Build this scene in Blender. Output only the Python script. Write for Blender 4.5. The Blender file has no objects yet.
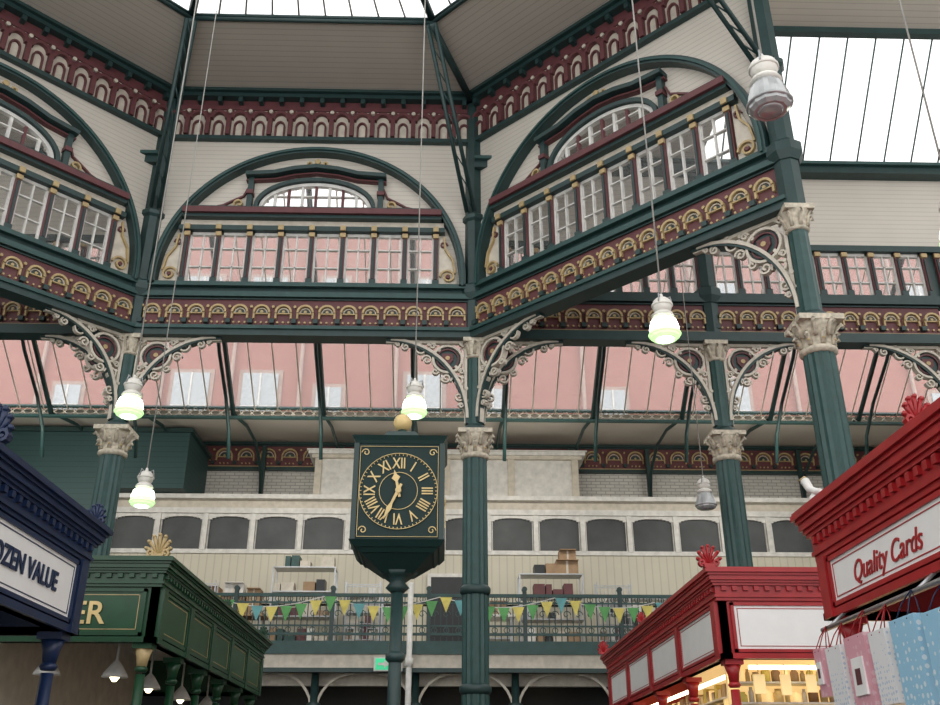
import bpy, bmesh, math, random
from mathutils import Matrix, Vector
random.seed(4)
pi=math.pi
sc=bpy.context.scene
sc.view_settings.view_transform='Standard'
# ---------------------------------------------------------------- materials
def nt(name):
    m=bpy.data.materials.new(name); m.use_nodes=True
    n=m.node_tree.nodes; l=m.node_tree.links
    return m,n,l,n['Principled BSDF']
def paint(name,rgb,rough=.5,metal=0,var=.18,scale=6,spec=.5):
    m,n,l,p=nt(name)
    tc=n.new('ShaderNodeTexCoord'); no=n.new('ShaderNodeTexNoise'); no.inputs['Scale'].default_value=scale; no.inputs['Detail'].default_value=5
    l.new(tc.outputs['Object'],no.inputs['Vector'])
    r=n.new('ShaderNodeValToRGB')
    r.color_ramp.elements[0].position=.3; r.color_ramp.elements[1].position=.7
    r.color_ramp.elements[0].color=[c*(1-var) for c in rgb]+[1]
    r.color_ramp.elements[1].color=[min(1,c*(1+var*.5)) for c in rgb]+[1]
    l.new(no.outputs['Fac'],r.inputs['Fac']); l.new(r.outputs['Color'],p.inputs['Base Color'])
    p.inputs['Roughness'].default_value=rough; p.inputs['Metallic'].default_value=metal
    p.inputs['Specular IOR Level'].default_value=spec
    return m
def boards(name,rgb,d,pitch=.13,dark=.55,rough=.6):
    m,n,l,p=nt(name)
    tc=n.new('ShaderNodeTexCoord'); dp=n.new('ShaderNodeVectorMath'); dp.operation='DOT_PRODUCT'
    dp.inputs[1].default_value=Vector(d).normalized()
    l.new(tc.outputs['Object'],dp.inputs[0])
    dv=n.new('ShaderNodeMath'); dv.operation='DIVIDE'; dv.inputs[1].default_value=pitch
    l.new(dp.outputs['Value'],dv.inputs[0])
    fr=n.new('ShaderNodeMath'); fr.operation='FRACT'; l.new(dv.outputs[0],fr.inputs[0])
    r=n.new('ShaderNodeValToRGB'); r.color_ramp.elements[0].position=.0; r.color_ramp.elements[0].color=[c*dark for c in rgb]+[1]
    r.color_ramp.elements[1].position=.18; r.color_ramp.elements[1].color=list(rgb)+[1]
    l.new(fr.outputs[0],r.inputs['Fac'])
    no=n.new('ShaderNodeTexNoise'); no.inputs['Scale'].default_value=1.3; l.new(tc.outputs['Object'],no.inputs['Vector'])
    mx=n.new('ShaderNodeMixRGB'); mx.blend_type='MULTIPLY'; mx.inputs['Fac'].default_value=.35
    l.new(r.outputs['Color'],mx.inputs['Color1'])
    hs=n.new('ShaderNodeMapRange'); hs.inputs[3].default_value=.75; hs.inputs[4].default_value=1.1
    l.new(no.outputs['Fac'],hs.inputs[0])
    l.new(hs.outputs[0],mx.inputs['Color2'])
    l.new(mx.outputs['Color'],p.inputs['Base Color']); p.inputs['Roughness'].default_value=rough
    return m
def emis(name,rgb,s):
    m,n,l,p=nt(name)
    p.inputs['Base Color'].default_value=list(rgb)+[1]
    p.inputs['Emission Color'].default_value=list(rgb)+[1]; p.inputs['Emission Strength'].default_value=s
    return m
def glassmat(name,fac,tint=(1,1,1)):
    m,n,l,p=nt(name)
    n.remove(p); out=n['Material Output']
    t=n.new('ShaderNodeBsdfTransparent'); t.inputs[0].default_value=(*tint,1)
    d=n.new('ShaderNodeBsdfTranslucent'); d.inputs[0].default_value=(.9,.93,.95,1)
    mx=n.new('ShaderNodeMixShader'); mx.inputs[0].default_value=fac
    l.new(t.outputs[0],mx.inputs[1]); l.new(d.outputs[0],mx.inputs[2]); l.new(mx.outputs[0],out.inputs[0])
    return m
GREEN=paint('green_paint',(.017,.047,.045),.45)
GREEN2=paint('green_paint_light',(.024,.072,.066),.48)
MAROON=paint('maroon_paint',(.125,.038,.042),.55)
CREAM=paint('cream_paint',(.60,.55,.46),.55)
CAPC=paint('capital_stone_paint',(.58,.52,.41),.55,0,.35,14)
WHITE=paint('white_paint',(.70,.69,.65),.5)
GOLD=paint('gold_paint',(.47,.35,.17),.5,.05)
GOLDB=paint('clock_gold',(.72,.54,.24),.4,.05)
BW=boards('cream_boards',(.60,.56,.49),(0,0,1),.12,.68)
CB=(.50,.46,.40)
BY=boards('ceiling_boards_far',CB,(0,1,0),.16,.65)
BD1=boards('ceiling_boards_right',CB,(1,1,0),.16,.65)
BD2=boards('ceiling_boards_left',CB,(1,-1,0),.16,.65)
BX=boards('cream_vertical_boards',(.60,.57,.46),(1,0,0),.22,.7)
GB=boards('green_boards',(.022,.065,.064),(0,0,1),.16,.5)
GLASS=glassmat('window_glass',.18)
GLASSR=glassmat('roof_glass',.16)
DARKGL=paint('dark_pane',(.085,.092,.095),.5,0,.3,1.2,.25)
BLACK=paint('black_paint',(.012,.014,.016),.4)
BRONZE=paint('clock_dial',(.005,.024,.022),.55,0,.05,6,.3)
CGREEN=paint('clock_case_green',(.009,.034,.030),.4,0,.1)
STEEL=paint('steel',(.45,.46,.47),.35,.7)
WIRE=paint('wire_grey',(.36,.35,.32),.6)
CARD=paint('cardboard',(.36,.24,.14),.8)
BLUE=paint('blue_paint',(.006,.020,.068),.4)
RED=paint('red_paint',(.37,.014,.018),.38)
SGREEN=paint('stall_green_paint',(.007,.052,.020),.35)
SIGNW=paint('sign_white',(.84,.83,.81),.4,0,.04)
def brick(name,a,b,mort,sx,scale=1):
    m,n,l,p=nt(name)
    tc=n.new('ShaderNodeTexCoord'); mp=n.new('ShaderNodeMapping'); mp.inputs['Rotation'].default_value=(-pi/2,0,0)
    l.new(tc.outputs['Object'],mp.inputs['Vector'])
    br=n.new('ShaderNodeTexBrick'); br.inputs['Color1'].default_value=(*a,1); br.inputs['Color2'].default_value=(*b,1); br.inputs['Mortar'].default_value=(*mort,1)
    br.inputs['Scale'].default_value=scale; br.inputs['Brick Width'].default_value=sx; br.inputs['Row Height'].default_value=sx*.35; br.inputs['Mortar Size'].default_value=.012
    l.new(mp.outputs[0],br.inputs['Vector']); l.new(br.outputs['Color'],p.inputs['Base Color']); p.inputs['Roughness'].default_value=.85
    return m
BRICKR=brick('red_brick',(.36,.125,.095),(.41,.16,.12),(.33,.21,.18),.4)
BRICKW=brick('white_brick',(.66,.64,.59),(.58,.57,.53),(.35,.34,.32),.3)
STONE=paint('stone_trim',(.42,.30,.25),.8)
EXTGL=paint('far_window',(.46,.50,.52),.2)
TILE=brick('floor_tile',(.16,.15,.13),(.20,.18,.16),(.08,.08,.08),.4)
LAMPON=emis('lamp_glow',(.58,.95,.42),1.0)
LAMPHOT=emis('lamp_hot',(.95,1,.86),8)
LAMPOFF=paint('lamp_glass_off',(.42,.44,.44),.12,.2)
LAMPW=paint('lamp_enamel',(.74,.72,.66),.4)
TUBE=emis('fluorescent_tube',(1,.86,.55),5)
WARMGLOW=emis('painted_warm_glow',(1,.74,.34),.5)  # emission stands in for warm lamplight on stall panels and goods
EXIT=emis('exit_green',(.05,.6,.28),.5)

# ---------------------------------------------------------------- mesh builder
class B:
    def __init__(s,name):
        s.name=name; s.v=[]; s.f=[]; s.mi=[]; s.sm=[]; s.mats=[]; s.M=Matrix.Identity(4)
    def add(s,vs,fs,mat,smooth=False):
        b=len(s.v)
        for v in vs: s.v.append(s.M@Vector(v))
        if mat not in s.mats: s.mats.append(mat)
        k=s.mats.index(mat)
        for f in fs:
            s.f.append([b+i for i in f]); s.mi.append(k); s.sm.append(smooth)
    def box(s,x0,x1,y0,y1,z0,z1,mat):
        vs=[(x,y,z) for x in (x0,x1) for y in (y0,y1) for z in (z0,z1)]
        s.add(vs,[(0,1,3,2),(4,6,7,5),(0,4,5,1),(2,3,7,6),(0,2,6,4),(1,5,7,3)],mat)
    def quad(s,a,b,c,d,mat): s.add([a,b,c,d],[(0,1,2,3)],mat)
    def ribbon(s,pts,w,d0,d1,mat,closed=False):
        n=len(pts); vs=[]
        for i,(u,z) in enumerate(pts):
            a=pts[(i-1)%n] if (closed or i>0) else pts[i]
            c=pts[(i+1)%n] if (closed or i<n-1) else pts[i]
            tx,tz=c[0]-a[0],c[1]-a[1]; L=math.hypot(tx,tz) or 1; nx,nz=-tz/L*w/2,tx/L*w/2
            vs+=[(u+nx,d0,z+nz),(u+nx,d1,z+nz),(u-nx,d1,z-nz),(u-nx,d0,z-nz)]
        fs=[]
        for i in range(n if closed else n-1):
            j=(i+1)%n
            for k in range(4):
                k2=(k+1)%4; fs.append((i*4+k,i*4+k2,j*4+k2,j*4+k))
        if not closed: fs+=[(0,1,2,3),((n-1)*4+3,(n-1)*4+2,(n-1)*4+1,(n-1)*4)]
        s.add(vs,fs,mat)
    def prism(s,pts,d0,d1,mat):
        n=len(pts); vs=[(u,d0,z) for u,z in pts]+[(u,d1,z) for u,z in pts]
        fs=[tuple(range(n)),tuple(range(2*n-1,n-1,-1))]+[(i,(i+1)%n,n+(i+1)%n,n+i) for i in range(n)]
        s.add(vs,fs,mat)
    def disc(s,u,z,r,d0,d1,mat,n=12):
        s.prism([(u+r*math.cos(2*pi*i/n),z+r*math.sin(2*pi*i/n)) for i in range(n)],d0,d1,mat)
    def tube(s,pts,r,mat,n=6,r2=None):
        pts=[Vector(p) for p in pts]; N=len(pts); vs=[];fs=[]
        for i,p in enumerate(pts):
            t=(pts[min(i+1,N-1)]-pts[max(i-1,0)]).normalized()
            ref=Vector((0,0,1)) if abs(t.z)<.9 else Vector((0,1,0))
            a=t.cross(ref).normalized(); b=t.cross(a)
            rr=r if r2 is None else r+(r2-r)*i/(N-1)
            for k in range(n):
                an=2*pi*k/n; vs.append(p+a*rr*math.cos(an)+b*rr*math.sin(an))
        for i in range(N-1):
            for k in range(n):
                k2=(k+1)%n; fs.append((i*n+k,i*n+k2,(i+1)*n+k2,(i+1)*n+k))
        fs+=[tuple(range(n)),tuple((N-1)*n+k for k in range(n-1,-1,-1))]
        s.add(vs,fs,mat,True)
    def lathe(s,cx,cy,prof,mat,n=16,flute=0,smooth=True):
        vs=[];fs=[]
        for r,z in prof:
            for k in range(n):
                rr=r*(1-flute*(k%2)); an=2*pi*k/n; vs.append((cx+rr*math.cos(an),cy+rr*math.sin(an),z))
        for i in range(len(prof)-1):
            for k in range(n):
                k2=(k+1)%n; fs.append((i*n+k,i*n+k2,(i+1)*n+k2,(i+1)*n+k))
        fs+=[tuple(range(n)),tuple((len(prof)-1)*n+k for k in range(n-1,-1,-1))]
        s.add(vs,fs,mat,smooth and not flute)
    def done(s,parent=None):
        me=bpy.data.meshes.new(s.name); me.from_pydata([tuple(v) for v in s.v],[],s.f)
        for m in s.mats: me.materials.append(m)
        me.polygons.foreach_set('material_index',s.mi); me.polygons.foreach_set('use_smooth',s.sm)
        bm=bmesh.new(); bm.from_mesh(me); bmesh.ops.recalc_face_normals(bm,faces=bm.faces); bm.to_mesh(me); bm.free()
        o=bpy.data.objects.new(s.name,me); sc.collection.objects.link(o)
        if parent: o.parent=parent
        return o
def frame(p0,p1):
    u=Vector((p1[0]-p0[0],p1[1]-p0[1],0)); W=u.length; u/=W
    d=u.cross(Vector((0,0,1)))
    M=Matrix(((u.x,d.x,0,p0[0]),(u.y,d.y,0,p0[1]),(0,0,1,0),(0,0,0,1)))
    return M,W
def flat(y): return Matrix(((1,0,0,0),(0,-1,0,y),(0,0,1,0),(0,0,0,1)))
def arc(cx,cz,rx,rz,a0,a1,n):
    return [(cx+rx*math.cos(a0+(a1-a0)*i/n),cz+rz*math.sin(a0+(a1-a0)*i/n)) for i in range(n+1)]
def spiral(cx,cz,r,turns,a0,sgn,n=22,end=.2):
    return [(cx+sgn*r*(1-(1-end)*i/n)*math.cos(a0+turns*2*pi*i/n),cz+r*(1-(1-end)*i/n)*math.sin(a0+turns*2*pi*i/n)) for i in range(n+1)]

# ---------------------------------------------------------------- layout
Cc=(.58,18.34); Lc=(-6.77,18.34); Rc=(5.78,13.14); R2=(5.78,5.79); L2=(-11.97,13.14); L3=(-11.97,5.79)
OC=(-3.095,9.465); AP=8.872
ZB=10.40

def bracket(b,u0,s,zt=ZB,w=1.75,h=1.9,d=0.0):
    q=lambda k:[(u0+s*k*(w-w*math.cos(t)),zt-k*h+k*h*math.sin(t)) for t in [pi/2*i/16 for i in range(17)]]
    b.ribbon(q(1),.07,d-.08,d+.10,GREEN)
    b.ribbon(q(.94),.06,d-.06,d+.12,CREAM)
    b.box(min(u0,u0+s*.06),max(u0,u0+s*.06),d-.04,d+.06,zt-h,zt,CREAM)
    b.box(min(u0,u0+s*w),max(u0,u0+s*w),d-.04,d+.06,zt-.06,zt,CREAM)
    cu,cz=u0+s*.42,zt-.44
    b.ribbon(arc(cu,cz,.31,.31,0,2*pi,20)[:-1],.05,d-.05,d+.09,CREAM,True)
    b.ribbon(arc(cu,cz,.23,.23,0,2*pi,20)[:-1],.03,d-.01,d+.07,MAROON,True)
    b.disc(cu,cz,.28,d-.01,d+.03,GREEN,14)
    b.prism([(cu-.12,cz+.13),(cu+.12,cz+.13),(cu+.12,cz-.02),(cu,cz-.16),(cu-.12,cz-.02)],d+.03,d+.07,MAROON)
    b.disc(cu,cz+.02,.05,d+.07,d+.09,GOLD,8)
    for (a,c,r,st,sg) in [(.20,.95,.15,0,1),(.98,.20,.15,pi/2,-1),(.17,1.30,.10,pi,1),(1.33,.15,.09,pi/2,-1),(.45,.87,.11,pi,-1),(.86,.45,.11,0,1),(.74,.13,.07,0,-1),(.12,.72,.07,0,1),(.68,.72,.09,pi/2,1),(.13,1.5,.06,0,1),(1.5,.10,.05,0,1),(.10,.10,.06,0,1)]:
        b.ribbon(spiral(u0+s*a,zt-c,r,1.3,st,s*sg,16),.034,d-.03,d+.07,CREAM)
    for i in range(9):
        t=.12+i*.17
        uu=u0+s*(w*.86-w*.86*math.cos(t)); zz=zt-.86*h+.86*h*math.sin(t)
        b.disc(uu-s*.05,zz+.05,.036,d-.02,d+.08,CREAM,7)

def frieze(b,u0,u1,n,z0=10.62,z1=11.36,d=.10):
    b.box(u0,u1,-.1,d,z0,z1,MAROON)
    p=(u1-u0)/n; r=p*.35
    b.box(u0,u1,d,d+.04,z0+.02,z0+.05,GOLD)
    b.box(u0,u1,d,d+.04,z1-.05,z1-.02,GREEN)
    for i in range(n):
        c=u0+p*(i+.5); zc=z0+.36
        b.ribbon(arc(c,zc,r,r,0,pi,9),.045,d,d+.10,GOLD)
        b.ribbon(arc(c,zc,r*.68,r*.68,0,pi,8),.022,d,d+.05,CREAM)
        b.prism(arc(c,zc,r*.5,r*.5,0,pi,8),d,d+.03,GREEN2)
        b.disc(c,zc+.03,.035,d+.03,d+.06,GOLD,7)
        b.box(c-r-.02,c-r+.02,d,d+.07,z0+.22,zc,GOLD); b.box(c+r-.02,c+r+.02,d,d+.07,z0+.22,zc,GOLD)
        b.box(c-r,c+r,d,d+.05,zc-.025,zc,GOLD)
        b.disc(c-p/2,zc+r*.95,.035,d,d+.05,GOLD,6)
        b.box(c-p/2-.05,c-p/2+.05,d,d+.10,z0+.10,z0+.20,GREEN)
        for q in (-.12,0,.12): b.disc(c+q,z0+.14,.025,d,d+.04,GOLD,6)
def windows(b,u0,u1,n,z0,z1):
    p=(u1-u0)/n
    b.quad((u0,-.05,z0),(u1,-.05,z0),(u1,-.05,z1),(u0,-.05,z1),GLASS)
    for i in range(n+1):
        u=u0+i*p
        b.box(u-.05,u+.05,-.08,.10,z0,z1,MAROON)
        b.box(u-.07,u+.07,.08,.14,z0,z0+.16,GREEN)
        b.box(u-.065,u+.065,.08,.14,z1-.14,z1-.04,GOLD)
        b.box(u-.022,u+.022,.08,.13,z0+.18,z1-.18,GREEN)
    for i in range(n):
        a=u0+i*p+.05; c=a+p-.10
        b.box(a,a+.045,-.07,.02,z0,z1,WHITE); b.box(c-.045,c,-.07,.02,z0,z1,WHITE)
        b.box(a,c,-.07,.02,z0,z0+.05,WHITE); b.box(a,c,-.07,.02,z1-.07,z1,WHITE)
        m=(a+c)/2; b.box(m-.015,m+.015,-.07,.01,z0,z1,WHITE)
        for t in (.36,.70): b.box(a,c,-.07,.01,z0+(z1-z0)*t-.013,z0+(z1-z0)*t+.013,WHITE)
def octface(name,p0,p1):
    b=B(name); b.M,W=frame(p0,p1); c=W/2
    b.box(0,W,-.15,.24,ZB,10.62,GREEN); b.box(0,W,.24,.29,ZB+.14,10.62,GREEN2)
    frieze(b,.15,W-.15,15)
    b.box(0,W,-.12,.20,11.36,11.48,GREEN2); b.box(0,W,-.12,.12,11.48,11.60,GREEN); b.box(0,W,-.12,.24,11.60,11.70,GREEN2)
    h=2.8
    windows(b,c-h,c+h,8,11.70,13.08)
    b.box(0,c-h,-.1,0,11.36,13.12,BW); b.box(c+h,W,-.1,0,11.36,13.12,BW)
    b.box(c-3.0,c+3.0,-.1,.16,13.08,13.20,GREEN)
    for i in range(9): b.box(c-h+i*.7-.06,c-h+i*.7+.06,.16,.20,13.08,13.20,GOLD)
    b.box(c-2.98,c+2.98,0,.10,13.20,13.36,CREAM)
    b.box(c-2.92,c+2.92,0,.26,13.36,13.44,GREEN); b.box(c-2.92,c+2.92,0,.34,13.44,13.58,MAROON); b.box(c-2.88,c+2.88,0,.28,13.58,13.64,GREEN)
    fw,fz,fh=1.25,13.74,.66
    b.box(0,W,-.1,0,13.12,fz,BW)
    b.box(0,c-fw,-.1,0,fz,14.6,BW); b.box(c+fw,W,-.1,0,fz,14.6,BW); b.box(0,W,-.1,0,14.6,17.0,BW)
    N=16
    for i in range(N):
        a=-fw+2*fw*i/N; e=a+2*fw/N; m=(a+e)/2
        b.box(c+a,c+e,-.1,0,fz+fh*math.sqrt(max(0,1-(m/fw)**2)),14.6,BW)
    b.quad((c-fw,-.05,fz),(c+fw,-.05,fz),(c+fw,-.05,fz+fh),(c-fw,-.05,fz+fh),GLASS)
    b.ribbon(arc(c,fz,fw,fh,0,pi,24),.08,-.05,.06,WHITE)
    b.ribbon(arc(c,fz,fw+.10,fh+.10,0,pi,24),.09,0,.14,GREEN)
    for i in range(1,8):
        t=-1+i/4; b.box(c+t*fw-.03,c+t*fw+.03,-.06,.03,fz,fz+fh*math.sqrt(1-t*t),MAROON if i%2==0 else WHITE)
    b.box(c-fw,c+fw,-.06,.03,fz,fz+.05,WHITE); b.box(c-fw,c+fw,-.06,.02,fz+.34,fz+.37,WHITE)
    for s in (-1,1):
        uu=c+s*1.50; b.box(uu-.06,uu+.06,0,.16,13.64,14.52,GREEN); b.box(uu-.08,uu+.08,0,.2,14.05,14.15,MAROON)
        b.ribbon(spiral(c+s*1.74,13.83,.14,1.1,-pi/2,s,16),.04,0,.10,GOLD)
        b.ribbon([(c+s*1.56,14.3),(c+s*1.66,14.05),(c+s*1.85,13.95),(c+s*2.1,13.80),(c+s*2.4,13.72)],.04,0,.07,MAROON)
    ped=[(c-1.62,14.55),(c-.95,14.60),(c-.5,14.72),(c,14.78),(c+.5,14.72),(c+.95,14.60),(c+1.62,14.55)]
    b.ribbon(ped,.10,0,.28,GREEN); b.ribbon([(u,z-.10) for u,z in ped],.04,0,.14,MAROON)
    for s in (-1,1): b.ribbon(spiral(c+s*.17,14.92,.10,1.2,pi,s,14),.035,.02,.16,GOLD); b.ribbon([(c+s*.27,14.9),(c+s*.5,14.84)],.03,.02,.12,GOLD)
    b.disc(c,14.97,.07,.02,.18,GOLD,8)
    for s in (-1,1):
        b.prism([(c+s*2.88,11.74),(c+s*3.28,11.74),(c+s*3.28,12.0),(c+s*3.15,12.5),(c+s*2.98,12.98),(c+s*2.88,12.98)],0,.05,CREAM)
        b.ribbon(spiral(c+s*3.08,11.96,.18,1.4,0,-s,18),.04,.05,.12,GOLD)
        b.ribbon([(c+s*3.24,12.05),(c+s*3.18,12.4),(c+s*3.02,12.65),(c+s*2.98,12.98)],.04,.05,.12,GOLD)
        b.ribbon(spiral(c+s*2.98,12.78,.09,1.2,0,s,12),.03,.05,.10,MAROON)
        b.disc(c+s*3.08,11.96,.05,.05,.12,MAROON,8)
    b.ribbon(arc(c,11.85,3.40,3.42,-.06,pi+.06,60),.15,0,.24,GREEN)
    b.ribbon(arc(c,11.85,3.40,3.42,-.06,pi+.06,60),.05,.24,.28,GREEN2)
    # upper frieze
    b.box(0,W,0,.14,15.62,15.72,GREEN)
    b.box(0,W,0,.05,15.72,16.80,CREAM)
    b.box(0,W,.05,.09,16.52,16.80,MAROON)
    n=15;p=W/n
    for i in range(n):
        q=p*(i+.5); r=p*.38
        b.ribbon(arc(q,16.22,r,r*1.05,0,pi,10),.075,.05,.16,MAROON)
        # spandrels between arches
        for s in (-1,1):
            b.prism([(q+s*p/2,16.53)]+[(q+s*r*math.cos(t),16.22+r*1.05*math.sin(t)) for t in (pi/2,pi/3,pi/6,.0)]+[(q+s*p/2,16.2)],.05,.085,MAROON)
        b.box(q-p/2-.05,q-p/2+.05,.05,.18,15.74,16.25,MAROON)
        b.disc(q-p/2,16.45,.05,.09,.14,CREAM,8)
        b.ribbon(arc(q,16.02,r*.55,r*.8,0,pi,8),.04,.05,.11,MAROON)
        b.box(q-r*.55-.02,q-r*.55+.02,.05,.11,15.74,16.04,MAROON);b.box(q+r*.55-.02,q+r*.55+.02,.05,.11,15.74,16.04,MAROON)
        b.box(q-.05,q+.05,.05,.26,16.64,16.80,GREEN)
    b.box(0,W,0,.28,16.78,16.9,GREEN); b.box(0,W,0,.38,16.88,16.96,GREEN)
    bracket(b,.16,1); bracket(b,W-.16,-1)
    return b.done()
octface('wall_far',Lc,Cc); octface('wall_right',Cc,Rc); octface('wall_left',L2,Lc)

def aisle(name,p0,p1):
    b=B(name); b.M,W=frame(p0,p1)
    b.box(0,W,-.15,.22,ZB,10.62,GREEN)
    frieze(b,.1,W-.1,11)
    b.box(0,W,-.12,.20,11.36,11.58,GREEN)
    windows(b,.15,W-.15,8,11.58,12.75)
    b.box(0,.15,-.1,.02,11.4,12.8,GREEN); b.box(W-.15,W,-.1,.02,11.4,12.8,GREEN)
    b.box(0,W,-.1,.14,12.75,12.9,GREEN); b.box(0,W,-.1,0,12.9,14.8,BW)
    b.box(0,W,-.1,.30,14.80,15.08,GREEN); b.box(0,W,-.1,.40,14.98,15.06,GREEN2)
    bracket(b,.16,1); bracket(b,W-.16,-1)
    return b.done()
for i in range(3):
    x=.58+5.2*i; aisle('wall_aisle_right',(x,18.34),(x+5.2,18.34))
for i in range(2):
    x=-6.77-5.2*i; aisle('wall_aisle_left',(x-5.2,18.34),(x,18.34))

# ---------------------------------------------------------------- columns
def column(x,y,top=17.0):
    b=B('iron_column')
    b.box(x-.42,x+.42,y-.42,y+.42,0,.35,GREEN)
    b.lathe(x,y,[(.38,.35),(.38,.45),(.30,.55),(.30,.7)],GREEN,20)
    b.lathe(x,y,[(.265,.7),(.245,7.74)],GREEN2,28,.10)
    for z in (3.2,5.0): b.lathe(x,y,[(.26,z),(.30,z+.05),(.30,z+.13),(.26,z+.18)],GREEN,20)
    b.lathe(x,y,[(.25,7.72),(.29,7.76),(.29,7.81),(.24,7.84),(.25,8.0),(.30,8.14),(.35,8.22)],CAPC,20)
    for k in range(8):
        a=2*pi*k/8
        for (r0,z0,r1,z1) in ((.25,7.85,.34,8.04),(.28,7.98,.40,8.22)):
            a2=a+(pi/8 if z0>7.9 else 0)
            b.tube([(x+r0*math.cos(a2),y+r0*math.sin(a2),z0),(x+(r0+.03)*math.cos(a2),y+(r0+.03)*math.sin(a2),(z0+z1)/2+.04),(x+r1*math.cos(a2),y+r1*math.sin(a2),z1),(x+(r1+.02)*math.cos(a2),y+(r1+.02)*math.sin(a2),z1-.06)],.045,CAPC,5,.032)
        b.lathe(x+.29*math.cos(a),y+.29*math.sin(a),[(.02,7.90),(.03,7.92),(.02,7.94)],GOLD,6)
    b.box(x-.35,x+.35,y-.35,y+.35,8.22,8.31,CAPC)
    b.lathe(x,y,[(.25,8.31),(.25,8.40),(.19,8.46)],GREEN,16)
    b.lathe(x,y,[(.175,8.44),(.16,9.98)],GREEN2,20,.08)
    b.lathe(x,y,[(.165,9.97),(.20,10.0),(.17,10.05),(.20,10.20),(.26,10.32)],CAPC,16)
    for k in range(8):
        a=2*pi*k/8
        b.tube([(x+.18*math.cos(a),y+.18*math.sin(a),10.04),(x+.21*math.cos(a),y+.21*math.sin(a),10.2),(x+.28*math.cos(a),y+.28*math.sin(a),10.30),(x+.29*math.cos(a),y+.29*math.sin(a),10.23)],.036,CAPC,5,.026)
    b.box(x-.25,x+.25,y-.25,y+.25,10.32,10.41,CAPC)
    if top>10.6:
        b.lathe(x,y,[(.22,10.4),(.20,top)],GREEN,8,0,False)
        b.lathe(x,y,[(.24,11.35),(.32,11.5),(.32,11.68),(.24,11.76)],GREEN,8,0,False)
        b.lathe(x,y,[(.22,13.4),(.27,13.45),(.27,13.55),(.22,13.6)],GREEN,8,0,False)
    return b.done()
for (x,y) in (Cc,Lc,Rc,L2): column(x,y)
column(5.78,18.34,15.0); column(-11.97,18.34,15.0)
for (x,y) in ((10.98,18.34),(-17.17,18.34)): column(x,y,10.4)
column(R2[0],5.79); column(L3[0],5.79)

# ---------------------------------------------------------------- octagon ceiling, ribs and lantern
def octv(ap,z):
    r=ap/math.cos(pi/8); return [Vector((OC[0]+r*math.cos(pi/8+k*pi/4),OC[1]+r*math.sin(pi/8+k*pi/4),z)) for k in range(8)]
o1=octv(AP,16.94); o2=octv(6.45,17.12)
b=B('ceiling')
mats=[BD1,BY,BD2,boards('ceiling_boards_side',CB,(1,0,0),.16,.6)]
for k in range(8):
    j=(k+1)%8; m=mats[k%4]
    up=Vector((0,0,.08))
    b.add([o1[k],o1[j],o2[j],o2[k],o1[k]+up,o1[j]+up,o2[j]+up,o2[k]+up],[(0,1,2,3),(4,5,6,7),(0,1,5,4),(2,3,7,6)],m)
b.done()
b=B('roof_lantern')
o3=octv(6.45,17.22); ap=Vector((OC[0],OC[1],19.2)); o4=octv(1.5,18.9)
for k in range(8):
    j=(k+1)%8
    b.tube([o2[k],o2[j]],.05,GREEN,6)
    b.tube([o3[k],o3[j]],.05,GREEN,6)
    b.tube([o3[k],o4[k]],.09,GREEN,6)
    b.tube([o4[k],o4[j]],.07,GREEN,6)
    b.add([o3[k],o3[j],o4[j],o4[k]],[(0,1,2,3)],GLASSR)
    b.add([o4[k],o4[j],ap],[(0,1,2)],GLASSR)
    for i in range(1,9):
        t=i/9; b.tube([o3[k].lerp(o3[j],t),o4[k].lerp(o4[j],t)],.022,WIRE,4)
b.done()
b=B('roof_ribs')
for k in range(8):
    c=Vector((OC[0],OC[1],0)); p=o1[k].copy(); q=o2[k].copy()
    inw=(c-p); inw.z=0; inw.normalize()
    a=p+inw*.25; a.z=13.6
    e=q+inw*.05; e.z=17.05
    side=inw.cross(Vector((0,0,1)))
    if p.y>5:
        for off in (-.09,.09):
            b.tube([a+side*off,e+side*off],.05,GREEN,6)
        for i in range(9):
            t=i/9; b.tube([a.lerp(e,t)-side*.09,a.lerp(e,t+.11)+side*.09],.02,GREEN,4)
        b.tube([p+inw*.25+Vector((0,0,-.1)),e],.09,GREEN,6)
b.done()

# ---------------------------------------------------------------- nave arm roofs
def armroof(name,x0,x1):
    b=B(name)
    b.quad((x0,18.30,15.06),(x1,18.30,15.06),(x1,16.1,17.3),(x0,16.1,17.3),GLASSR)
    n=int((x1-x0)/.62)
    for i in range(n+1):
        x=x0+(x1-x0)*i/n; b.tube([(x,18.28,15.04),(x,16.1,17.26)],.022,GREEN2,4)
    b.box(x0,x1,15.98,16.16,17.15,17.45,GREEN)
    b.add([(x0,16.0,17.3),(x1,16.0,17.3),(x1,9.5,18.4),(x0,9.5,18.4)],[(0,1,2,3)],BY)
    return b.done()
armroof('ceiling_right_arm',5.8,16.2); armroof('ceiling_left_arm',-17.2,-12.0)
b=B('ceiling_corner_right'); b.add([(.7,18.4,15.1),(5.9,18.4,15.1),(5.9,13.25,15.1)],[(0,1,2)],BY); b.done()
b=B('ceiling_corner_left'); b.add([(-6.9,18.4,15.1),(-12.1,18.4,15.1),(-12.1,13.25,15.1)],[(0,1,2)],BY); b.done()

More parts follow.
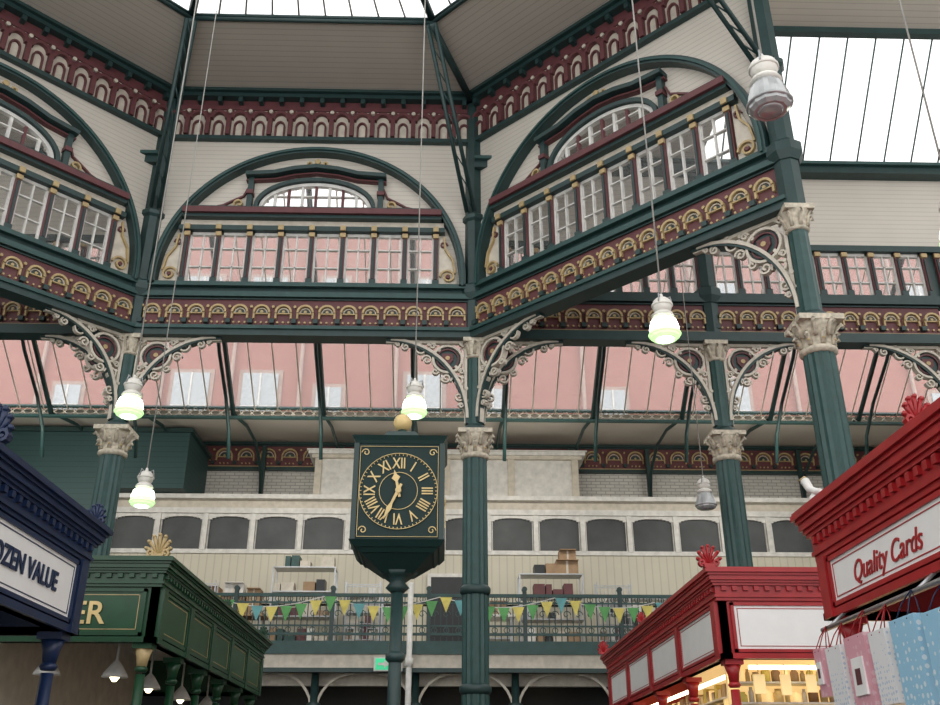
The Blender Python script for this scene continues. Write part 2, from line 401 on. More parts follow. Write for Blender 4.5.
# ---------------------------------------------------------------- rear aisle glazed roof
b=B('window_roof_glazing')
X0,X1=-17.2,16.2
b.quad((X0,24,10.98),(X1,24,10.98),(X1,18.5,14.9),(X0,18.5,14.9),GLASSR)
n=int((X1-X0)/.62)
for i in range(n+1):
    x=X0+(X1-X0)*i/n; b.tube([(x,24,10.96),(x,18.5,14.86)],.02,CREAM,4)
x=-15.6
while x<16:
    b.tube([(x,24.1,10.8),(x,18.6,14.7)],.07,GREEN,6)
    b.tube([(x,24.0,9.6),(x,23.7,10.3),(x,23.0,10.95),(x,21.8,11.7),(x,20.5,12.9)],.05,GREEN,6)
    x+=2.45
b.done()
b=B('lattice_girder')
b.box(X0,X1,23.93,24.07,10.74,10.80,GREEN2); b.box(X0,X1,23.93,24.07,11.02,11.08,GREEN2)
x=X0
while x<X1:
    b.tube([(x,24,10.76),(x+.28,24,11.05)],.018,CREAM,4); b.tube([(x+.28,24,10.76),(x,24,11.05)],.018,CREAM,4); x+=.28
b.done()
b=B('ceiling_rear_eaves')
BYL=boards('eaves_boards',(.68,.63,.56),(0,1,0),.16,.7)
b.quad((X0,24.08,11.0),(X1,24.08,11.0),(X1,29,11.85),(X0,29,11.85),BYL); b.done()
b=B('wall_back')
b.box(X0,X1,29,29.3,0,12,BRICKW)
b.M,_=frame((X0,29),(X1,29))
frieze(b,0,X1-X0,48,10.95,11.72,.08)
b.box(0,X1-X0,-.1,.2,10.85,10.95,GREEN); b.box(0,X1-X0,-.1,.2,11.70,11.78,GREEN)
b.done()
b=B('wall_side_left'); b.box(-17.6,-17.3,0,29.3,0,12,BRICKW); b.done()
b=B('wall_side_right'); b.box(16.3,16.6,0,29.3,0,12,BRICKW); b.done()
b=B('floor'); b.box(-17.6,16.6,-8,29.3,-.1,0,TILE); b.done()
b=B('roof_truss_brackets')
x=-15.6
while x<16:
    b.box(x-.06,x+.06,28.6,28.75,9.5,11.6,GREEN)
    b.tube([(x,28.7,9.8),(x,28.3,10.7),(x,27.2,11.2),(x,25.8,11.2),(x,24.1,10.9)],.05,GREEN,6)
    x+=2.45
b.done()

# ---------------------------------------------------------------- upstairs offices
b=B('office_partition')
xa,xb=-9.7,11.4
b.box(xa,xb,27,27.12,4.9,7.85,BX)
b.box(xa,xb,26.95,27.15,7.76,7.88,WHITE); b.box(xa,xb,26.9,27.2,8.92,9.08,WHITE); b.box(xa-.1,xb+.1,26.75,28.7,9.32,9.45,WHITE)
b.box(xa,xb,27.0,27.1,9.06,9.34,CREAM)
b.box(xa,xb,27.06,27.1,7.88,8.95,DARKGL)
b.box(xa,xb,27.0,27.05,6.3,6.36,CREAM)
p=1.37; n=int((xb-xa)/p)
for i in range(n+1):
    x=xa+i*p; b.box(x-.07,x+.07,26.93,27.12,7.85,9.0,WHITE)
    if i<n:
        b.M=flat(27.0)
        for q in range(12):
            u0=x+.07+(p-.14)*q/12;u1=x+.07+(p-.14)*(q+1)/12
            t=abs((q+.5)/12*2-1); zc=8.84-.12*t**3; b.box(u0,u1,-.05,.03,zc,8.97,WHITE)
        b.box(x+.09,x+.11,-.05,.02,7.88,8.9,WHITE); b.box(x+p-.11,x+p-.09,-.05,.02,7.88,8.9,WHITE)
        b.M=Matrix.Identity(4)
b.box(-.4,.5,26.9,27.0,4.9,7.1,BLACK); b.box(-.5,.6,26.88,26.98,7.1,7.2,WHITE)
b.box(-.5,-.4,26.88,26.98,4.9,7.1,WHITE); b.box(.5,.6,26.88,26.98,4.9,7.1,WHITE)
b.done()
b=B('upper_cabin')
b.box(-4.0,4.05,27.6,28.7,9.46,10.82,WHITE)
b.box(-4.2,4.25,27.35,28.7,10.92,11.02,WHITE); b.box(-4.1,4.15,27.45,28.7,10.82,10.92,CREAM); b.box(-4.25,4.3,27.3,28.7,11.02,11.06,WHITE)
for i in range(5):
    x=-4.0+i*1.96; b.box(x,x+.2,27.50,27.62,9.46,10.82,CREAM)
b.done()
b=B('green_boarded_cabin')
b.box(-14.5,-7.55,26.3,28.7,9.47,11.15,GB); b.box(-14.6,-7.45,26.2,28.7,11.15,11.28,GREEN); b.box(-14.5,-9.82,26.3,28.7,4.91,9.47,GB)
b.done()
# ---------------------------------------------------------------- balcony
b=B('balcony')
b.box(X0,X1,24.1,28.95,4.72,4.9,CREAM)
b.box(X0,X1,23.9,24.15,4.62,4.93,GREEN2); b.box(X0,X1,23.95,24.15,4.30,4.62,CREAM); b.box(X0,X1,23.9,24.2,4.2,4.3,GREEN)
b.box(X0,X1,24.6,24.8,3.95,4.25,CREAM)
for i in range(13):
    x=-15.4+i*2.45
    b.box(x-.06,x+.06,24.1,28.9,4.45,4.75,GREEN)
    b.M=flat(24.3)
    b.ribbon(arc(x+.9,3.3,.85,.9,pi/2,pi,8),.06,-.03,.03,CREAM); b.ribbon(arc(x-.9,3.3,.85,.9,0,pi/2,8),.06,-.03,.03,CREAM)
    b.M=Matrix.Identity(4)
    b.lathe(x,24.3,[(.11,0),(.10,3.3),(.18,3.5),(.1,3.55),(.09,4.3)],GREEN,12)
b.box(X0,X1,28.5,28.9,0,4.7,BLACK)
b.done()
b=B('balcony_railing')
for z,t in ((6.04,.04),(5.86,.02),(5.10,.03),(5.30,.02)): b.box(X0,X1,23.97-t,23.97+t,z-t,z+t,GREEN2)
x=X0;i=0
b.M=flat(23.97)
while x<X1:
    b.box(x-.012,x+.012,-.012,.012,4.93,6.04,GREEN)
    if i%2==0:
        b.ribbon(arc(x+.14,5.95,.07,.07,0,2*pi,8)[:-1],.02,-.01,.01,GREEN2,True)
        b.ribbon(arc(x+.14,5.2,.07,.07,0,2*pi,8)[:-1],.02,-.01,.01,GREEN2,True)
        b.ribbon(spiral(x+.14,5.58,.11,1,0,1,10),.02,-.01,.01,GREEN2)
    if i%16==0: b.box(x-.05,x+.05,-.05,.05,4.93,6.14,GREEN); b.disc(x,6.2,.07,-.06,.06,GREEN,8)
    x+=.15;i+=1
b.done()
cols=[paint('pennant_yellow',(.72,.62,.16),.7),paint('pennant_green',(.12,.38,.12),.7),paint('pennant_blue',(.14,.38,.40),.7)]
b=B('bunting'); b.M=flat(23.915)
x=-5.9;prev=None;i=0
while x<5.6:
    ph=((x+5.9)%2.9)/2.9; z=6.0-.26*math.sin(pi*ph)
    if prev: b.ribbon([prev,(x,z)],.02,0,.01,WHITE)
    prev=(x,z)
    b.prism([(x+.02,z),(x+.32,z),(x+.17,z-.38)],0,.012,cols[[0,1,0,2,0,1,1][i%7]])
    x+=.36;i+=1
b.done()
def rack(x0,x1,y0,y1,h,seed,mats):
    random.seed(seed)
    b=B('storage_rack')
    for x in (x0,x1):
        for y in (y0,y1): b.box(x-.02,x+.02,y-.02,y+.02,4.9,4.9+h,STEEL)
    k=4
    for i in range(k):
        z=5.1+(h-.22)*i/(k-1); b.box(x0,x1,y0,y1,z,z+.03,STEEL)
        x=x0+.05
        while x<x1-.3:
            w=random.uniform(.12,.35); hh=random.uniform(.12,.38)
            if random.random()<.85 and (i<k-1 or random.random()<.5): b.box(x,min(x+w,x1),y0+.06,y1-.1,z+.03,z+.03+hh,random.choice(mats))
            x+=w+.03
    return b.done()
mix=[CARD,WHITE,BLACK,CREAM,CARD,STEEL,GREEN2,MAROON,CREAM]
rack(-4.6,-2.95,25.4,26.0,2.15,1,mix); rack(2.0,3.7,25.4,26.0,2.0,2,mix); rack(-2.7,-1.7,26.0,26.5,1.5,5,mix); rack(4.4,6.0,25.6,26.1,1.4,7,mix); rack(-9.5,-8.0,25.4,26.0,1.75,8,mix)
def carton(x,y,z,w,d,h,m=CARD):
    b=B('cardboard_carton'); b.box(x,x+w,y,y+d,z,z+h,m); b.box(x+w*.45,x+w*.55,y-.004,y+d+.004,z,z+h+.004,CREAM)
    b.box(x,x+w,y-.12,y,z+h-.01,z+h+.01,m); return b.done()
def table(x0,x1,m):
    b=B('work_table'); b.box(x0,x1,25.3,26.1,5.75,5.82,m)
    for x in (x0+.1,x1-.1):
        for y in (25.4,26.0): b.box(x-.03,x+.03,y-.03,y+.03,4.91,5.75,STEEL)
    b.box(x0+.1,x1-.1,25.4,26.0,5.2,5.23,STEEL)
    return b.done()
table(-7.8,-4.75,CARD); table(.9,1.85,WHITE)
carton(-5.9,25.4,5.82,.6,.5,.5); carton(-5.25,25.45,5.82,.35,.4,.65); carton(-6.55,25.4,5.82,.55,.5,.70); carton(-7.2,25.4,5.82,.55,.5,.95,CREAM); carton(-7.7,25.4,5.82,.42,.5,1.1)
carton(-5.85,25.4,6.33,.5,.4,.28,WHITE)
carton(3.0,25.45,6.92,.6,.4,.35);carton(3.1,25.45,7.27,.45,.35,.28); carton(1.2,25.5,5.82,.45,.4,.35)
carton(-7.4,25.4,5.23,.6,.5,.4); carton(-6.6,25.4,5.23,.6,.5,.45,WHITE); carton(-5.7,25.4,5.23,.6,.5,.38)
def trolley(x):
    b=B('wire_trolley')
    for z in (5.1,5.5,6.0,6.5):
        b.box(x,x+.9,25.0,25.03,z,z+.02,STEEL); b.box(x,x+.9,25.27,25.29,z,z+.02,STEEL)
    for i in range(10):
        u=x+.1*i; b.box(u-.006,u+.006,25.0,25.02,5.1,6.5,STEEL)
        b.box(u-.006,u+.006,25.0,25.29,5.1,5.11,STEEL)
    for u in (x,x+.9):
        for y in (25.0,25.28):
            b.box(u-.015,u+.015,y-.015,y+.015,5.0,6.6,STEEL)
            b.tube([(u-.02,y,4.96),(u+.02,y,4.96)],.06,BLACK,10)
    for i in range(4): b.box(x+.05+.2*i,x+.2+.2*i,25.06,25.24,5.13,5.35+.08*(i%3),[CARD,WHITE,MAROON,CREAM][i])
    return b.done()
trolley(-2.6); trolley(-6.9); trolley(4.0)
b=B('drain_pipe'); b.tube([(-.85,23.7,0),(-.85,23.7,6.3)],.07,WHITE,10); b.tube([(-.85,23.7,4.3),(-.85,23.7,4.5)],.1,WHITE,10); b.done()
b=B('exit_sign'); b.box(-1.66,-1.05,23.75,23.82,4.24,4.50,EXIT); b.box(-1.70,-1.01,23.76,23.86,4.21,4.53,WHITE)
b.M=flat(23.75); b.prism([(-1.6,4.34),(-1.45,4.34),(-1.45,4.28),(-1.32,4.37),(-1.45,4.46),(-1.45,4.40),(-1.6,4.40)],0,.02,WHITE); b.box(-1.25,-1.12,0,.02,4.28,4.46,WHITE); b.done()
for x in (-4.5,-2.2,.5,3.0):
    b=B('ceiling_downlight'); b.lathe(x,25.6,[(.16,4.71),(.16,4.36),(.12,4.30)],TUBE,12); b.lathe(x,25.6,[(.2,4.71),(.2,4.42)],WHITE,12); b.done()

# ---------------------------------------------------------------- exterior brick building
b=B('brick_building')
b.box(-34,34,42,50,0,29,BRICKR)
b.box(-34,34,41.8,42,15.9,16.2,STONE); b.box(-34,34,41.8,42,22.0,22.2,STONE)
b.box(-34,34,41.6,42,28.6,29.2,STONE)
random.seed(3)
x=-33
while x<33:
    w=random.choice([.55,.6,.85])
    for z in (3,8,12.6,17.0,23.0):
        h=2.9 if w>.8 and z==17.0 else 2.2
        b.box(x-w-.2,x+w+.2,41.92,42.02,z-.1,z+h+.2,STONE); b.box(x-w,x+w,41.85,42.0,z+.05,z+h,EXTGL)
        b.box(x-.04,x+.04,41.8,41.9,z+.05,z+h,WHITE); b.box(x-w,x+w,41.8,41.9,z+1.1,z+1.2,WHITE)
    x+=random.choice([3.3,4.6,5.8])
    b.tube([(x-1.4,41.8,0),(x-1.4,41.8,28)],.10,STONE,6)
b.done()
b=B('ground_street'); b.box(-60,60,29.3,60,-.2,-.05,TILE); b.done()

# ---------------------------------------------------------------- pendant lamps
def lamp(x,y,z,on=True,top=17.1,s=.84):
    b=B('pendant_lamp')
    P=lambda L:[(r*s,z+h*s) for r,h in L]
    b.tube([(x,y,z+.38*s),(x,y,top)],.011,WIRE,5)
    b.lathe(x,y,P([(.02,.46),(.03,.40),(.08,.385),(.125,.34),(.14,.28),(.125,.21),(.10,.17)]),LAMPW,18)
    b.lathe(x,y,P([(.142,.30),(.150,.29),(.150,.27),(.142,.26)]),LAMPW,18)
    b.lathe(x,y,P([(.09,.18),(.14,.14),(.16,.10),(.13,.08)]),LAMPW,18)
    for k in range(3):
        a=2*pi*k/3; b.tube([(x+.05*s*math.cos(a),y+.05*s*math.sin(a),z+.38*s),(x+.12*s*math.cos(a),y+.12*s*math.sin(a),z+.42*s),(x+.15*s*math.cos(a),y+.15*s*math.sin(a),z+.28*s)],.01,STEEL,5)
    g=LAMPON if on else LAMPOFF
    b.lathe(x,y,P([(.12,.10),(.165,.03),(.195,-.07),(.215,-.16),(.20,-.22),(.16,-.25)]),g,24,.05)
    b.lathe(x,y,P([(.218,-.16),(.228,-.175),(.218,-.19)]),g,20)
    b.lathe(x,y,P([(.14,-.245),(.10,-.262),(.02,-.268)]),LAMPHOT if on else LAMPOFF,16)
    if on:
        b.lathe(x,y,P([(.176,.03),(.200,-.05),(.208,-.09)]),LAMPHOT,24)
    return b.done()
lamp(-4.2,11.7,6.28); lamp(-5.15,15.65,6.2,True,17.1,.95); lamp(-.47,12.56,6.65); lamp(2.52,9.75,6.55); lamp(2.62,6.07,6.85,False); lamp(5.1,17.85,6.84,False,15.0,.95); lamp(4.88,7.54,6.5)

# ---------------------------------------------------------------- clock
def text(body,size,loc,rot,mat,parent,name,ext=.004,shear=0,align='CENTER',sx=1,off=0):
    c=bpy.data.curves.new(name,'FONT'); c.body=body; c.size=size; c.extrude=ext; c.align_x=align; c.align_y='CENTER'; c.shear=shear; c.offset=off
    c.materials.append(mat); o=bpy.data.objects.new(name,c); sc.collection.objects.link(o)
    o.location=loc; o.rotation_euler=rot; o.scale=(sx,1,1); o.parent=parent
    return o
cx,cy=-.55,11.0
b=B('pillar_clock')
b.lathe(cx,cy,[(.40,0),(.40,.15),(.28,.25),(.22,.6),(.12,.75)],GREEN,16)
b.lathe(cx,cy,[(.080,.7),(.070,3.8)],GREEN,16)
for z in (1.6,2.9): b.lathe(cx,cy,[(.08,z),(.11,z+.03),(.11,z+.08),(.08,z+.11)],GREEN,16)
b.lathe(cx,cy,[(.07,3.66),(.14,3.72),(.09,3.78),(.17,3.84),(.24,3.89)],GREEN,16)
def frust(z0,w0,z1,w1,m):
    b.add([(cx-w0,cy-w0,z0),(cx+w0,cy-w0,z0),(cx+w0,cy+w0,z0),(cx-w0,cy+w0,z0),(cx-w1,cy-w1,z1),(cx+w1,cy-w1,z1),(cx+w1,cy+w1,z1),(cx-w1,cy+w1,z1)],[(0,1,2,3),(4,5,6,7),(0,1,5,4),(1,2,6,5),(2,3,7,6),(3,0,4,7)],m)
hw=.50
frust(3.86,.18,4.04,.40,CGREEN); frust(4.04,.42,4.09,.46,CGREEN); frust(4.09,.48,4.16,.54,CGREEN); frust(4.16,hw,5.30,hw,BRONZE)
frust(5.30,.51,5.34,.53,CGREEN); frust(5.34,.53,5.39,.56,CGREEN); frust(5.39,.46,5.50,.24,CGREEN); frust(5.50,.22,5.58,.17,CGREEN)
b.lathe(cx,cy,[(.10,5.56),(.07,5.62),(.05,5.66)],GREEN,14)
b.lathe(cx,cy,[(.03,5.64)]+[(.115*math.sin(pi*t/10),5.75-.115*math.cos(pi*t/10)) for t in range(1,10)]+[(.01,5.88)],GOLDB,18)
for sx in (-1,1):
    for sy in (-1,1): b.box(cx+sx*hw-.03,cx+sx*hw+.03,cy+sy*hw-.03,cy+sy*hw+.03,4.16,5.30,CGREEN)
zc=4.73; R=.43
for ang in range(4):
    b.M=Matrix.Translation((cx,cy,0))@Matrix.Rotation(ang*pi/2,4,'Z')@Matrix(((1,0,0,0),(0,-1,0,-hw),(0,0,1,0),(0,0,0,1)))
    b.ribbon(arc(0,zc,R+.02,R+.02,0,2*pi,40)[:-1],.006,0,.02,GOLDB,True)
    b.ribbon(arc(0,zc,.22,.22,0,2*pi,32)[:-1],.006,0,.012,GOLDB,True)
    b.ribbon([(-.455,zc-.535),(.455,zc-.535),(.455,zc+.535),(-.455,zc+.535)],.007,0,.014,GOLDB,True)
    for k in range(60):
        a=2*pi*k/60; b.ribbon([(.425*math.cos(a),zc+.425*math.sin(a)),(.445*math.cos(a),zc+.445*math.sin(a))],.008,0,.012,GOLDB)
    for sx in (-1,1):
        for sz in (-1,1): b.ribbon(spiral(sx*.39,zc+sz*.46,.05,1.2,0,sx,12),.010,0,.012,GOLDB)
    ah=math.radians(90-348); am=math.radians(90-205)
    def hand(a,L,wd,dd):
        dx,dz=math.cos(a),math.sin(a); nx,nz=-dz,dx
        P=lambda l,w_:(dx*l+nx*w_,zc+dz*l+nz*w_)
        b.prism([P(-.08,.014),P(0,.018),P(L*.45,.014),P(L*.62,wd),P(L*.75,.02),P(L,0),P(L*.75,-.02),P(L*.62,-wd),P(L*.45,-.014),P(0,-.018),P(-.08,-.014)],dd,dd+.01,GOLDB)
    hand(ah,.25,.05,.02); hand(am,.38,.03,.035)
    b.disc(0,zc,.035,0,.05,GOLDB,12)
b.M=Matrix.Identity(4)
clock=b.done()
num=['XII','I','II','III','IIII','V','VI','VII','VIII','IX','X','XI']
for ang in (0,1,3):
    for k,s in enumerate(num):
        a=math.radians(-30*k)
        p=Matrix.Rotation(ang*pi/2,4,'Z')@Vector((-.325*math.sin(a),-hw-.008,.325*math.cos(a)))
        o=text(s,.185,(0,0,0),(0,0,0),GOLDB,clock,'numeral_%d_%d'%(ang,k),.004,0,'CENTER',1,.002)
        o.matrix_world=Matrix.Translation((cx+p.x,cy+p.y,zc+p.z))@Matrix.Rotation(ang*pi/2,4,'Z')@Matrix.Rotation(pi/2,4,'X')@Matrix.Rotation(a,4,'Z')@Matrix.Diagonal((.70,1,1,1))

# ---------------------------------------------------------------- stalls
def stall(name,x0,x1,y0,y1,main,panel,zb,zt,top,goods=None,npan=4,ov=.5):
    b=B(name)
    ys=[y0+.1+(y1-y0-.2)*i/npan for i in range(npan+1)]
    for y in ys:
        for x in (x0+.1,x1-.1):
            b.box(x-.08,x+.08,y-.08,y+.08,0,.9,main)
            b.lathe(x,y,[(.06,.9),(.045,zb-.28)],main,12)
            b.lathe(x,y,[(.05,zb-.26),(.065,zb-.235),(.05,zb-.21)],main,12)
            b.lathe(x,y,[(.048,zb-.21),(.06,zb-.13),(.085,zb-.05)],GOLD if (main is SGREEN and y<y0+.3) else main,12)
            b.box(x-.09,x+.09,y-.09,y+.09,zb-.05,zb,main)
    for i in range(npan):
        for x in (x0+.1,x1-.1): b.box(x-.05,x+.05,ys[i],ys[i+1],0,1.0,main)
    b.box(x0,x1,y0,y0+.1,0,1.0,main); b.box(x0-.05,x1+.05,y0-.05,y0+.35,1.0,1.05,WHITE)
    b.box(x0-.05,x0+.4,y0,y1,1.0,1.05,WHITE); b.box(x1-.4,x1+.05,y0,y1,1.0,1.05,WHITE)
    f=.08
    b.box(x0,x1,y0,y0+f,zb,zt+.05,main); b.box(x0,x1,y1-f,y1,zb,zt+.05,main)
    b.box(x0,x0+f,y0,y1,zb,zt+.05,main); b.box(x1-f,x1,y0,y1,zb,zt+.05,main)
    for o,a,c in ((.03,zb,zb+.05),):
        b.box(x0-o,x0+f,y0-o,y1+o,a,c,main); b.box(x1-f,x1+o,y0-o,y1+o,a,c,main); b.box(x0-o,x1+o,y0-o,y0+f,a,c,main); b.box(x0-o,x1+o,y1-f,y1+o,a,c,main)
    H=top-zt
    for o,a,c in ((.08,0,.10),(.13,.10,.18),(.09,.18,.46),(.17,.46,.54),(.22,.54,.62),(.28,.62,.76),(.33,.76,.84),(.40,.84,.95),(.37,.95,1)):
        o*=ov*.65
        b.box(x0-o,x1+o,y0-o,y1+o,zt+a*H,zt+c*H,main)
    o1_,o2_=.09*ov*.65,.17*ov*.65
    n=int((y1-y0)/.11)
    for i in range(n):
        y=y0+(i+.3)*(y1-y0)/n
        for x,s in ((x0,-1),(x1,1)): b.box(min(x+s*o1_,x+s*o2_),max(x+s*o1_,x+s*o2_),y,y+.05,zt+.30*H,zt+.44*H,main)
    n=int((x1-x0)/.11)
    for i in range(n):
        x=x0+(i+.3)*(x1-x0)/n; b.box(x,x+.05,y0-o2_,y0-o1_,zt+.30*H,zt+.44*H,main)
    g=GOLD if main is SGREEN else main
    for i in range(npan):
        a,c=ys[i]+.12,ys[i+1]-.12
        for x,s in ((x0,-1),(x1,1)):
            lo,hi=sorted((x,x+s*.02)); b.box(lo,hi,a,c,zb+.09,zt-.05,panel)
            lo,hi=sorted((x,x+s*.035))
            b.box(lo,hi,a-.03,c+.03,zb+.06,zb+.09,main); b.box(lo,hi,a-.03,c+.03,zt-.05,zt-.02,main)
            b.box(lo,hi,a-.03,a,zb+.06,zt-.02,main); b.box(lo,hi,c,c+.03,zb+.06,zt-.02,main)
            lo,hi=sorted((x,x+s*.024))
            for (q,r) in ((zb+.115,zb+.122),(zt-.082,zt-.075)): b.box(lo,hi,a+.03,c-.03,q,r,g)
            b.box(lo,hi,a+.03,a+.037,zb+.115,zt-.075,g); b.box(lo,hi,c-.037,c-.03,zb+.115,zt-.075,g)
    m=2 if x1-x0>2.4 else 1
    for i in range(m):
        a=x0+.14+(x1-x0-.16)*i/m; c=x0+.02+(x1-x0-.16)*(i+1)/m
        b.box(a,c,y0-.02,y0,zb+.09,zt-.05,panel)
        b.box(a-.03,c+.03,y0-.035,y0,zb+.06,zb+.09,main); b.box(a-.03,c+.03,y0-.035,y0,zt-.05,zt-.02,main)
        b.box(a-.03,a,y0-.035,y0,zb+.06,zt-.02,main); b.box(c,c+.03,y0-.035,y0,zb+.06,zt-.02,main)
        for (q,r) in ((zb+.115,zb+.122),(zt-.082,zt-.075)): b.box(a+.03,c-.03,y0-.024,y0,q,r,g)
        b.box(a+.03,a+.037,y0-.024,y0,zb+.115,zt-.075,g); b.box(c-.037,c-.03,y0-.024,y0,zb+.115,zt-.075,g)
    for y in ys:
        for x,s in ((x0,-1),(x1,1)):
            lo,hi=sorted((x,x+s*.045)); b.box(lo,hi,y-.07,y+.07,zb,zt,main)
    b.box(x0+f,x1-f,y0+f,y1-f,zt-.02,zt,CREAM)
    xm=(x0+x1)/2; b.box(xm-.03,xm+.03,y0+.6,y1-.3,0,zt-.02,goods or CREAM)
    return b
def finial(b,x,y,z,mat,s=1,sp=.62):
    b.box(x-.10*s*sp,x+.10*s*sp,y-.06*s,y+.06*s,z,z+.05*s,mat)
    for k in range(7):
        a=math.radians(20+k*23.3)
        L=(.19+.05*math.sin(a))*s
        b.tube([(x,y,z+.04*s),(x+.6*L*math.cos(a)*sp,y,z+.05*s+.6*L*math.sin(a)),(x+L*math.cos(a)*sp,y-.02*s,z+.05*s+L*math.sin(a))],.018*s,mat,6,.028*s)
        b.tube([(x+L*math.cos(a)*sp,y-.01*s,z+.05*s+L*math.sin(a)),(x+L*1.1*math.cos(a)*sp,y-.05*s,z+.05*s+L*1.05*math.sin(a))],.03*s,mat,6,.02*s)
    for sg in (-1,1):
        b.M=Matrix(((1,0,0,x),(0,-1,0,y),(0,0,1,z),(0,0,0,1)))
        b.ribbon(spiral(sg*.12*s*sp,.07*s,.05*s,1.2,-pi/2,sg,10),.025*s,-.04*s,.04*s,mat)
        b.M=Matrix.Identity(4)
GW=paint('sign_green_panel',(.008,.06,.022),.35)
b=stall('blue_market_stall',-6.0,-2.77,2.6,7.32,BLUE,SIGNW,2.65,3.18,3.48,None,1)
finial(b,-2.74,7.3,3.48,BLUE,.55); finial(b,-2.72,5.40,3.48,BLUE,.8); finial(b,-2.75,3.4,3.48,BLUE)
for y in (5.2,6.2,7.0):
    b.lathe(-3.7,y,[(.02,3.1),(.02,2.75),(.06,2.7),(.17,2.55),(.18,2.53)],WHITE,16); b.lathe(-3.7,y,[(.06,2.60),(.07,2.54),(.03,2.48)],TUBE,10)
blue=b.done()
text('FROZEN VALUE',.18,(-2.742,6.17,2.93),(pi/2,0,pi/2),BLUE,blue,'sign_text',.004,0,'CENTER',.97,.004)
b=stall('green_market_stall',-6.2,-2.78,9.35,15.0,SGREEN,GW,2.88,3.40,3.68,None,5)
finial(b,-2.84,9.35,3.68,GOLD,.78,.75)
finial(b,-2.75,14.8,3.68,SGREEN,.6); finial(b,-2.75,12.2,3.68,SGREEN,.4)
for (x,y) in ((-3.3,10.0),(-3.3,11.2),(-3.3,12.6),(-3.3,14.0),(-3.9,9.8),(-4.6,9.8)):
    b.lathe(x,y,[(.012,3.35),(.012,2.80),(.05,2.76),(.12,2.66),(.13,2.63)],WHITE,16); b.lathe(x,y,[(.04,2.70),(.05,2.63),(.02,2.59)],TUBE,10)
gr=b.done()
text('BUTCHER',.30,(-3.26,9.318,3.14),(pi/2,0,0),GOLDB,gr,'sign_text',.004,0,'RIGHT',1,.004)
b=stall('red_card_stall',2.74,5.3,2.4,6.80,RED,SIGNW,2.70,3.12,3.50,None,1)
finial(b,2.72,5.02,3.50,RED,.62)
b.tube([(2.6,6.6,2.60),(2.6,3.0,2.60)],.018,STEEL,8)
for y in (6.5,5.2,4.0): b.tube([(2.6,y,2.60),(2.75,y,2.72)],.012,STEEL,6)
near=b.done()
text('Quality Cards',.19,(2.715,5.74,2.91),(pi/2,0,-pi/2),RED,near,'sign_text',.004,.42,'CENTER',.92)
b=stall('red_market_stall',2.76,5.3,9.6,16.4,RED,SIGNW,2.78,3.34,3.66,WARMGLOW,4)
finial(b,2.69,9.55,3.66,RED,.75,.75); finial(b,2.66,13.0,3.66,RED,.45); finial(b,2.66,16.3,3.66,RED,.7)
b.tube([(3.1,9.95,2.74),(5.1,9.95,2.74)],.022,TUBE,8); b.tube([(3.05,10.3,2.72),(3.05,16,2.72)],.025,TUBE,8)
random.seed(9)
FB=paint('foil_brown',(.2,.1,.04),.3)
jar=[GOLD,CARD,CREAM,WARMGLOW,cols[0],WARMGLOW,FB,GOLDB]  # some goods glow by themselves, as if lit by the tubes
b.box(3.0,5.1,10.42,10.48,1.05,3.3,WARMGLOW)  # back panel is no lamp; its lamplight is put into the material
for z in (1.75,1.98,2.2,2.42,2.62):
    b.box(3.0,5.1,10.1,10.38,z-.02,z,WHITE)
    x=3.02
    while x<5.05:
        w=random.uniform(.05,.11); h=random.uniform(.10,.17); b.lathe(x+w/2,10.2,[(w/2,z),(w/2,z+h*.7),(w*.3,z+h*.85),(w*.34,z+h)],random.choice(jar),8); x+=w+.012
    b.box(3.35,3.55,10.5,16,z-.02,z,WHITE)
    y=10.5
    while y<15.9:
        w=random.uniform(.08,.18); b.box(3.38,3.5,y,y+w,z,z+random.uniform(.1,.18),random.choice(jar)); y+=w+.03
# hanging packets along the front rail
x=3.1
while x<5.1:
    w=random.uniform(.07,.12); b.tube([(x+w/2,9.85,2.76),(x+w/2,9.85,2.66)],.004,STEEL,4)
    b.box(x,x+w,9.84,9.87,2.66-random.uniform(.12,.2),2.66,random.choice(jar)); x+=w+.16
far=b.done()
b=B('seagull_figurine')
b.lathe(2.70,6.62,[(.02,3.502),(.05,3.52),(.04,3.55),(.02,3.58)],WHITE,10)
b.tube([(2.70,6.50,3.56),(2.70,6.58,3.58),(2.69,6.66,3.62),(2.68,6.71,3.70)],.02,WHITE,8,.035)
b.tube([(2.68,6.70,3.72),(2.66,6.78,3.72)],.016,GOLD,6,.006); b.done()
def bagmat(name,base,spot,scale,th=.33):
    m,n,l,p=nt(name); tc=n.new('ShaderNodeTexCoord'); v=n.new('ShaderNodeTexVoronoi'); v.inputs['Scale'].default_value=scale; v.inputs['Randomness'].default_value=.35
    l.new(tc.outputs['Object'],v.inputs['Vector']); r=n.new('ShaderNodeValToRGB'); r.color_ramp.interpolation='CONSTANT'
    r.color_ramp.elements[0].color=(*spot,1); r.color_ramp.elements[1].position=th; r.color_ramp.elements[1].color=(*base,1)
    l.new(v.outputs['Distance'],r.inputs['Fac']); l.new(r.outputs['Color'],p.inputs['Base Color']); p.inputs['Roughness'].default_value=.35; return m
bm_=[bagmat('bag_white_dots',(.80,.80,.80),(.50,.60,.72),34,.3),bagmat('bag_pink',(.72,.36,.42),(.76,.50,.54),18,.3),bagmat('bag_blue',(.32,.58,.76),(.70,.80,.86),22,.3),bagmat('bag_white_blue',(.74,.80,.84),(.45,.65,.76),14)]
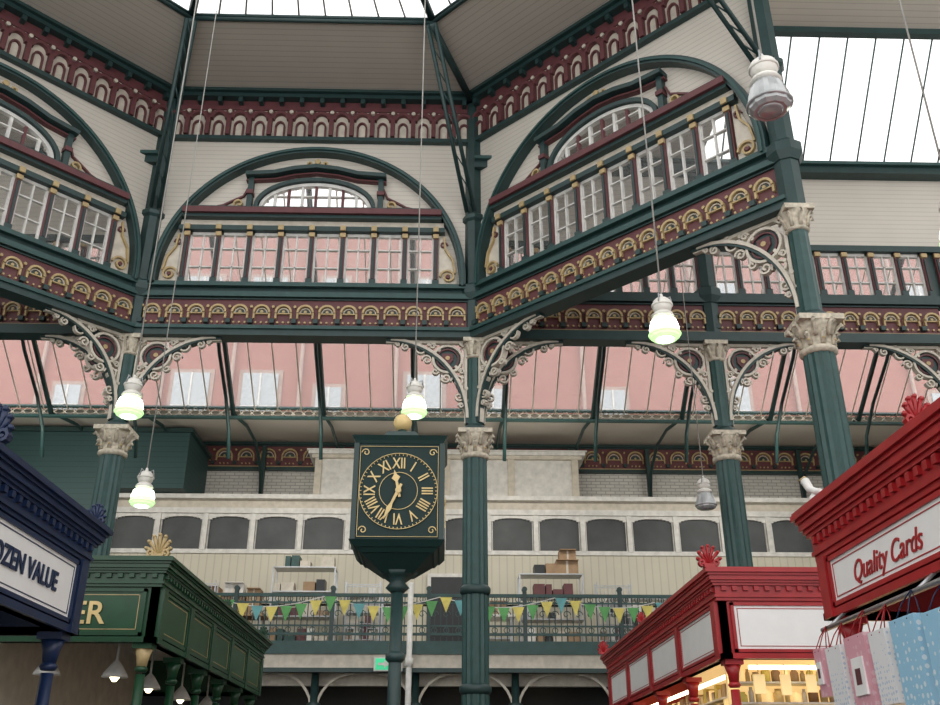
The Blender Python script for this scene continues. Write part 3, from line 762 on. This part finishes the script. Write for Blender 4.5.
for i,(y,k,w,h) in enumerate([(6.42,1,.13,.30),(6.10,0,.24,.44),(5.72,1,.30,.46),(5.44,0,.22,.40),(5.06,2,.30,.46),(4.70,2,.28,.52),(4.33,3,.30,.5)]):
    b=B('gift_bag'); zt_=2.46-.02*(i%2); x0=2.49; x1=2.57
    b.add([(x0+.015,y,zt_-h),(x1-.015,y,zt_-h),(x1-.015,y+w,zt_-h),(x0+.015,y+w,zt_-h),(x0,y,zt_),(x1,y,zt_),(x1,y+w,zt_),(x0,y+w,zt_)],[(0,1,2,3),(0,1,5,4),(1,2,6,5),(2,3,7,6),(3,0,4,7)],bm_[k])
    for x in (x0,x1):
        xm=(x+2.58)/2
        b.tube([(x,y+w*.25,zt_-.02),(xm,y+w*.33,zt_+.08),(2.58,y+w*.5,zt_+.15),(xm,y+w*.67,zt_+.08),(x,y+w*.75,zt_-.02)],.004,RED if k<2 else BLUE,5)
    if k==1:
        b.box(x0-.003,x0+.010,y+w*.22,y+w*.78,zt_-h*.75,zt_-h*.28,SIGNW)
        b.box(x0-.006,x0+.006,y+w*.38,y+w*.62,zt_-h*.62,zt_-h*.42,MAROON)
    b.done()

# ---------------------------------------------------------------- light
w=bpy.data.worlds.new('overcast_sky'); sc.world=w; w.use_nodes=True
bg=w.node_tree.nodes['Background']; bg.inputs[0].default_value=(1,.99,.985,1); bg.inputs[1].default_value=1.8
for i,x in enumerate((-11,-4.5,2,8.5)):  # fill lights added to brighten the rear aisle, no fittings modelled for them
    l=bpy.data.lights.new('added_rear_fill','AREA'); l.shape='RECTANGLE'; l.size=3.0; l.size_y=.4; l.energy=85; l.color=(1,.95,.86)
    o=bpy.data.objects.new('added_rear_fill',l); sc.collection.objects.link(o); o.location=(x,22.6,9.6); o.rotation_euler=(math.radians(75),0,0)
# ---------------------------------------------------------------- camera
cd=bpy.data.cameras.new('camera'); cam=bpy.data.objects.new('camera',cd); sc.collection.objects.link(cam)
cd.sensor_width=36; cd.lens=36; cd.clip_end=300
cam.location=(0,0,1.6); cam.rotation_euler=(math.radians(90+25),0,math.radians(-1.5))
sc.camera=cam
